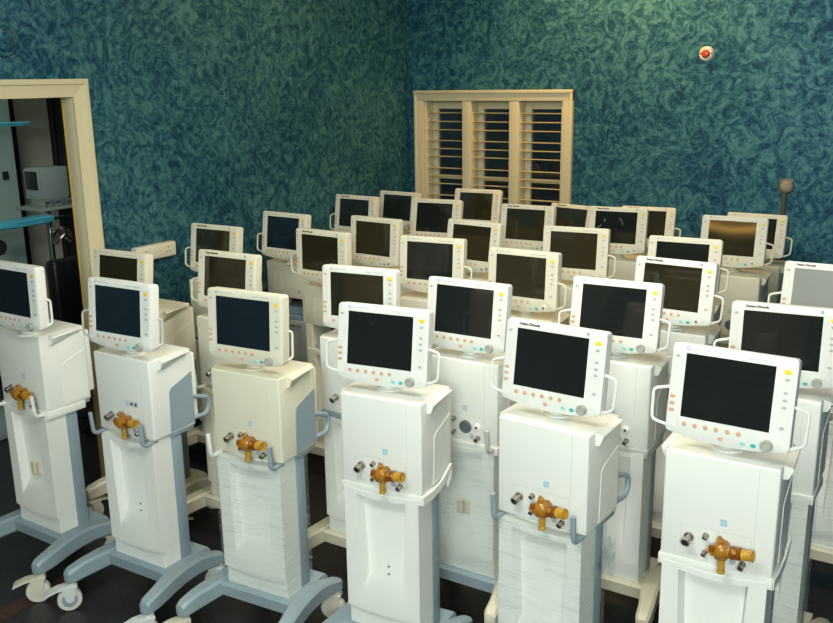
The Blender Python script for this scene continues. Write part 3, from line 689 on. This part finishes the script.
def mk_valve_nozzle(b):
    o = Vector((VX+0.004, -0.034, VZ+0.818))
    b.lathe(o+Vector((-0.012, -0.016, 0.012)), (-0.5, -0.8, 0.3), [(0, 0.010), (0.010, 0.0095), (0.012, 0.006)], 12)
def conn(r, l):
    def f(b): b.lathe((0, 0, 0), (-0.10, -1, -0.28), [(0, r*1.25), (l*0.2, r*1.25), (l*0.22, r*0.95), (l*0.55, r*0.95), (l*0.57, r*1.1), (l*0.97, r*1.1), (l, r*0.9), (l*0.99, r*0.65), (l*0.6, r*0.6)], 18)
    return f

def ventilator(n, mon, body, label, **o):
    mx, my, mz, myaw, mt = mon
    bx_, by, byaw = body
    t = obj('ventilator', None); t.scale = (1, 1, o.get('hs', 1.0)); t.location = (bx_, by, 0); t.rotation_euler = (0, 0, byaw)
    tag(t, label, 'ventilator', 'ventilators crowded across the room')
    col = o.get('col', 'white')
    cs, sn = math.cos(-byaw), math.sin(-byaw); dx, dy = mx-bx_, my-by
    lx, ly = cs*dx-sn*dy, sn*dx+cs*dy
    m = monitor(t, (lx, ly+0.003, 1.2874), (-mt, 0, myaw-byaw), col, o)
    nk = part('neck', 'neck', col, lambda b: (b.lathe((0, 0, 1.096), (0, 0, 1), [(0, 0.048), (0.008, 0.046), (0.012, 0.034), (0.032, 0.030), (0.05, 0.030)], 24), b.box(-0.04, 0.04, -0.012, 0.03, 1.135, 1.26, 0.006, 2)), t, (lx, ly+0.062, 0))
    h = part('housing', 'bay' if o.get('bay') else 'housing', col, mk_housing_bay if o.get('bay') else mk_housing, t)
    gm = 'cream' if col != 'white' else 'ivory'
    for sx in (-1, 1): part('grip', 'grip%d' % sx, o.get('grip', col), mk_grip(sx), h)
    if not o.get('bay'):
        for sx in (-1, 1): part('side_panel', 'side%d' % sx, o.get('side', col), mk_side(sx), h)
        part('panel_outline', 'outl', 'ink_line', mk_outline, h, ang=0)
        part('panel_seam', 'seam', 'ink_line', mk_seam, h, ang=0)
        ic = part('icon_sticker', 'icon', 'blue_icon', lambda b: b.box(-0.009, 0.009, -0.0008, 0.0004, -0.010, 0.010), h, (0.018, 0, 0.908), ang=0)
        part('emblem', 'icon_mark', 'white', lambda b: b.tube([(0.0045*math.cos(2*PI*i/14), 0, 0.0045*math.sin(2*PI*i/14)) for i in range(15)], 0.0008, 5), h, (0.018, -0.001, 0.908))
        if o.get('stickers'):
            for k in range(2):
                part('icon_sticker', 'icon2', 'grey_button', lambda b: b.box(-0.010, 0.010, -0.0008, 0.0004, -0.010, 0.010), h, (0.043+0.024*k, 0, 0.908), ang=0)
                part('emblem', 'icon2m', 'ink_black', mk_ell(0.005, 0.006, 0.0006), h, (0.043+0.024*k, -0.0008, 0.908))
        part('connector', 'c1', 'metal', conn(0.0115, 0.036), h, (-0.076, 0, 0.845))
        part('connector', 'c2', 'metal', conn(0.0068, 0.016), h, (-0.028, 0, 0.859))
        part('connector', 'c3', 'metal', conn(0.0062, 0.018), h, (-0.028, 0, 0.806))
        part('connector', 'c4', 'metal', conn(0.0080, 0.024), h, (0.078, 0, 0.796))
        part('blank_plug', 'c5', 'grey_button', lambda b: b.lathe((0, 0, 0), (0, -1, 0), [(0, 0.010), (0.003, 0.009), (0.0035, 0.005)], 16), h, (0.049, 0, 0.797))
        if o.get('valve'):
            v = part('breathing_valve', 'valve', 'amber', mk_valve_body, t)
            part('water_trap', 'valve_d', 'amber_light', mk_valve_drip, v); part('outlet', 'valve_c', 'amber_light', mk_valve_cap, v); part('collar', 'valve_r', 'amber_dark', mk_valve_ring, v); part('nozzle', 'valve_n', 'amber_dark', mk_valve_nozzle, v)
        else:
            part('port', 'port', 'dark_grey', lambda b: b.lathe((0, 0, 0), (0, -1, 0), [(0, 0.026), (0.006, 0.026), (0.009, 0.021), (0.004, 0.019)], 24), h, (0.022, 0, 0.832))
            p2 = part('port', 'port2', 'white', lambda b: b.lathe((0, 0, 0), (0, -1, 0), [(0, 0.015), (0.008, 0.014), (0.010, 0.010)], 20), h, (0.073, 0, 0.838))
            part('port_opening', 'port3', 'dark', lambda b: b.cyl((0, 0, 0), (0, -0.0015, 0), 0.005, n=12), h, (0.073, -0.0095, 0.838))
    else:
        part('bay_shelf', 'bays', 'grey_blue', lambda b: b.box(-0.112, 0.102, 0.02, 0.17, 0.747, 0.775, 0.004, 1).box(-0.09, 0.08, 0.05, 0.17, 0.775, 0.82, 0.004, 1), h)
        part('bay_lining', 'bayl', 'dark', lambda b: b.box(-0.114, 0.104, 0.165, 0.172, 0.75, 0.885), h, ang=0)
        part('latch_frame', 'latch', 'cream', lambda b: b.tube([(-0.10, 0, 0.93), (-0.10, 0, 1.04), (-0.05, 0, 1.04), (-0.05, 0, 0.93), (-0.095, 0, 0.93)], 0.0025, 6, 0.01), h)
        part('icon_sticker', 'icon3', 'grey_button', lambda b: b.box(-0.010, 0.010, -0.0008, 0.0004, -0.010, 0.010), h, (0.085, 0, 0.93), ang=0)
    # tray band under the housing
    bm_ = o.get('band')
    if bm_:
        part('tray_band', 'band', bm_, lambda b: b.box(-0.163, 0.163, -0.006, 0.19, 0.737, 0.771, 0.004, 2), t)
        if o.get('strap'):
            def mk_strap(b):
                pts = [(0.163, 0.0, 0.752, 0.015), (0.168, 0.06, 0.754, 0.015), (0.172, 0.12, 0.768, 0.014), (0.174, 0.17, 0.796, 0.013), (0.174, 0.195, 0.812, 0.010), (0.172, 0.205, 0.805, 0.010), (0.170, 0.20, 0.775, 0.010), (0.166, 0.185, 0.74, 0.008)]
                b.loft([[(x-0.004, y, z-hh), (x+0.003, y, z-hh), (x+0.003, y, z+hh), (x-0.004, y, z+hh)] for x, y, z, hh in pts])
            part('strap', 'strap', bm_, mk_strap, t)
    c = part('column', 'cover', o.get('colmat', col), mk_cover, t)
    part('plinth', 'plinth', o.get('colmat', col), mk_plinth, c)
    for z in ((0.455, 0.425) if o.get('screws') else ()): part('screw', 'cscrew', 'dark_grey', lambda b: b.cyl((0, 0, 0), (0, -0.002, 0), 0.0042, n=10), c, (0.006, 0.028, z))
    if o.get('socket'):
        part('socket_block', 'sock', 'cream', lambda b: b.box(-0.026, 0.002, -0.022, 0.0, -0.03, 0.03, 0.003, 1).box(0.006, 0.026, -0.016, 0.0, -0.03, 0.03, 0.003, 1), c, (0.0, 0.028, 0.48))
    part('post', 'post', o.get('post', 'grey_blue'), mk_post, t)
    hk = o.get('hooks')
    if hk:
        for sx, hm in zip((-1, 1), hk):
            if hm: part('hook', 'hook%d' % sx, hm, lambda b: b.tube(hook_path(sx), 0.0085, 10, 0.022), t)
    rh = o.get('rear')
    if rh:
        part('rear_handle', 'rear', rh, lambda b: b.tube([(0.150, 0.19, 0.80), (0.158, 0.30, 0.795), (0.160, 0.31, 0.865), (0.150, 0.20, 0.90)], 0.0095, 10, 0.04), t)
    part('deck', 'deck', o.get('deck', 'cream_leg'), mk_deck, t)
    for sx in (-1, 1): part('leg', 'leg%d' % sx, o.get('legs', 'cream_leg'), mk_leg(sx), t)
    cm = o.get('caster', 'caster_cream')
    for k, (x, y) in enumerate(((-0.230, -0.172), (0.230, -0.172), (-0.203, 0.25), (0.203, 0.25))):
        rz = -0.62+0.12*math.sin(n*3.1+k) if n <= 6 else PI+0.2*math.sin(n*3.1+k)
        if k >= 2: rz = (1.3, -1.25)[k-2]
        q = part('caster', 'caster', cm, mk_caster, t, (x, y, 0), (0, 0, rz))
        part('wheel', 'wheel', 'tyre', mk_wheel, q, (0, -0.014, 0.050)); part('hub', 'hub', 'grey_blue' if cm == 'caster_grey' else cm, mk_hub, q, (0, -0.014, 0.050))
    if o.get('wrap'):
        part('plastic_wrap', 'wrap', 'film', mk_wrap, t)
        if o.get('crumple'): part('crumpled_film', 'crumple', 'film', mk_crumple, t)
    return t

MON = {
1: (-3.415, 2.248, -0.0136, 0.0291), 2: (-2.8458, 2.317, 0.0407, 0.0929), 3: (-2.2844, 2.4158, 0.0704, 0.0641),
4: (-1.7117, 2.4692, 0.1251, 0.1369), 5: (-1.1091, 2.5284, -0.0564, 0.1455), 6: (-0.5672, 2.5134, -0.0349, 0.1565),
7: (-3.3646, 2.7612, 0.0297, 0.13), 8: (-3.5358, 3.5449, 0.0023, 0.13), 9: (-2.9061, 2.9761, 0.0241, 0.13),
10: (-3.4973, 4.0806, -0.0472, 0.1244), 11: (-2.8947, 3.6579, -0.0674, 0.0275), 12: (-2.1706, 2.9742, 0.121, 0.0421),
13: (-3.60, 4.9307, -0.0563, 0.1242), 14: (-2.911, 4.1588, -0.0798, 0.0654), 15: (-3.65, 5.529, -0.0556, 0.15),
16: (-3.0151, 4.9947, 0.1266, 0.1945), 17: (-3.0345, 5.5834, 0.0932, 0.1963), 18: (-2.2866, 3.7409, 0.0991, 0.0772),
19: (-2.3622, 4.2934, -0.1098, 0.1603), 20: (-1.6616, 2.9639, 0.0083, 0.1267), 21: (-1.7484, 3.636, -0.0207, 0.0639),
22: (-2.3747, 4.9937, 0.0477, 0.1367), 23: (-2.326, 5.564, -0.20, 0.2062), 24: (-1.79, 4.3361, 0.0941, 0.0961),
25: (-1.8587, 5.1334, 0.1105, 0.1743), 26: (-1.857, 5.677, 0.11, 0.25), 27: (-1.1716, 3.2378, 0.052, 0.1796),
28: (-1.0997, 3.7342, -0.0556, 0.1474), 29: (-1.2194, 4.2802, 0.0531, 0.1991), 30: (-1.1777, 5.0589, 0.0441, 0.1944),
31: (-1.181, 5.613, -0.0151, 0.2188), 32: (-0.5441, 3.1222, 0.1061, 0.0855), 33: (-0.5309, 3.9105, 0.0, 0.2)}
MZ = {}
BODY = {1: (-3.482, 2.292, -0.0234), 14: (-2.911, 4.19, 0.0), 20: (-1.6616, 2.94, 0.0), 28: (-1.0997, 3.72, 0.0), 2: (-2.859, 2.3168, 0.0086), 3: (-2.2752, 2.3933, 0.0629), 4: (-1.6858, 2.42, 0.0673), 5: (-1.1023, 2.4624, -0.0787), 6: (-0.5606, 2.479, 0.025),
        10: (-3.52, 4.13, 0.0), 11: (-2.885, 3.70, 0.0), 27: (-1.159, 3.20, 0.0), 30: (-1.153, 4.965, 0.0), 31: (-1.165, 5.54, 0.0), 26: (-1.81, 5.64, 0.0), 23: (-2.36, 5.58, 0.0), 12: (-2.19, 2.94, 0.0), 7: (-3.44, 2.885, 0.0), 32: (-0.556, 3.10, 0.0)}
G = 'grey_blue'
OPT = {
1: dict(hs=1.02, valve=1, band='white', hooks=('white', 'white'), legs=G, deck=G, socket=1, hr='fold', screen='screen_blue'),
2: dict(screws=1, valve=1, side=G, hooks=(G, G), rear=G, legs=G, deck=G, caster='caster_grey', stickers=1, hr='fold', handle_mat='grey_panel', screen='screen_blue'),
3: dict(valve=1, col='ivory', colmat='white', side=G, hooks=('white', G), rear=G, legs='grey_wrapped', deck='grey_wrapped', wrap=1, hl='none', hr='fold', screen='screen_blue'),
4: dict(screws=1, valve=1, band='white', strap=1, legs=G, deck=G),
5: dict(valve=1, hooks=(G, G), rear=G, legs=G, deck=G, wrap=1, crumple=1, brand='b'),
6: dict(valve=1, band='white', strap=1, legs=G, deck=G),
7: dict(col='ivory', screen='screen_brown', hl='none', hr='none'),
8: dict(col='ivory', screen='screen_brown', brand='b', hr='none'),
9: dict(col='ivory', screen='screen_brown', brand='b', hr='none', hooks=('white', None)),
10: dict(col='ivory', colmat='grey_panel', bay=1, screen='screen_blue', hr='none'),
11: dict(col='ivory', bay=1, screen='screen_brown', brand='b', hr='none'),
12: dict(screen='screen_brown', hl='none', hr='none', band=G, rear=G, legs='cream_leg'),
13: dict(col='ivory', brand='b', hr='none', knob='none'),
14: dict(col='ivory', screen='screen_brown', hl='none', hr='none', knob='none'),
15: dict(hs=0.97, col='ivory', screen='screen', hr='none'),
16: dict(col='ivory', hl='none', hr='none', knob='none'),
17: dict(col='ivory', screen='screen_brown', hl='none', hr='none', knob='none'),
18: dict(col='ivory', hl='none'),
19: dict(col='ivory', screen='screen_brown', hl='none', knob='none'),
20: dict(hl='none', hr='none', band='white', hooks=(None, 'grey_panel'), wrap=1, deck='grey_wrapped', socket=1),
21: dict(col='ivory', screen='screen_brown', hl='none', knob='none'),
22: dict(col='ivory', screen='screen_brown', brand='b', hl='none', knob='none'),
23: dict(hs=0.955, col='ivory', screen='screen_brown', brand='b', hl='none', hr='none', knob='none'),
24: dict(col='ivory', screen='screen_brown', hl='none', knob='none'),
25: dict(scratch=1, col='ivory', brand='b', hl='none', hr='none', knob='none'),
26: dict(hs=0.955, col='ivory', screen='screen_brown', brand='b', hl='none', knob='none'),
27: dict(band='grey_panel', col='white'),
28: dict(col='white', screen='screen_brown', brand='b', hl='none', knob='none'),
29: dict(col='ivory', hl='none', knob='none'),
30: dict(col='ivory', screen='screen_brown', hl='none', knob='none'),
31: dict(hs=0.96, col='ivory', hl='none', knob='none'),
32: dict(brand='b', wrap=1, band='white'),
33: dict(brand='b', wrap=1, screen='screen_reflection'),
}
LABEL = {
1: 'white ventilator with cream sockets in its column recess, nearest the doorway',
2: 'white ventilator with grey side panel and grey rails on unwrapped column, with amber valve',
3: 'cream-topped ventilator with grey side panel, amber valve and film-wrapped column and grey base',
4: 'white ventilator with amber valve, white strap and bare column beside the film-wrapped grey-based one',
5: 'white ventilator with amber valve, grey hooks and film-wrapped column, black lettering above screen',
6: 'white ventilator with amber valve and white strap, standing before the film-wrapped one with black lettering',
7: 'ivory ventilator close beside the doorway casing, below the long wall socket',
8: 'ivory ventilator against the left teal wall, nearest the wall socket, brown screen',
9: 'ivory ventilator directly behind the white one with grey side panel and grey rails',
10: 'ivory ventilator with open shelf bay, blue-black screen, close to the left teal wall',
11: 'ivory ventilator with open bay and outlined latch, black lettering above its brown screen',
12: 'white ventilator with grey band under housing, behind the cream-topped film-wrapped one',
13: 'ivory ventilator with black lettering by the left teal wall, next to the room corner',
14: 'ivory ventilator behind the one with the outlined latch, without handles, knob missing',
15: 'ivory ventilator with black screen in the room corner beside the shuttered window',
16: 'ivory ventilator without handles, just before the one that stands under the shuttered window',
17: 'ivory ventilator closest to the shuttered window, standing under its middle shutters',
18: 'ivory ventilator with grey-black screen behind the one with grey band under its housing',
19: 'ivory ventilator turned slightly left, second behind the one with grey band under its housing',
20: 'white ventilator with dark round port, grey hook and film-wrapped column, no amber valve',
21: 'ivory ventilator directly behind the white one with dark round port and film-wrapped column',
22: 'ivory ventilator with thick black lettering and olive screen, before the window\'s right shutters',
23: 'ivory ventilator turned away left, half hidden, at the back wall under the window edge',
24: 'ivory ventilator with large brown screen, second behind the one with dark round port',
25: 'ivory ventilator with scratched dark screen and black lettering near the back wall',
26: 'ivory ventilator mostly hidden behind the one with the scratched screen',
27: 'white ventilator with grey band under housing and two white handles, behind the black-lettered film-wrapped one',
28: 'white ventilator with brown screen, black lettering and missing knob, behind the grey-banded two-handled one',
29: 'ivory ventilator half hidden behind the white one with missing knob',
30: 'ivory ventilator with brown screen, just before the one under the wall plug',
31: 'ivory ventilator closest to the wall plug and its hanging cord',
32: 'white ventilator with film-wrapped column and black lettering behind the white-strapped one, dark screen',
33: 'white ventilator whose screen has a pale grey reflection painted in',
}
for n in sorted(MON):
    x, y, yw, tl = MON[n]
    bd = BODY.get(n, (x, y-0.04, 0.15*yw))
    ventilator(n, (x, y, MZ.get(n, 1.2874), yw, tl), bd, LABEL[n], **OPT[n])
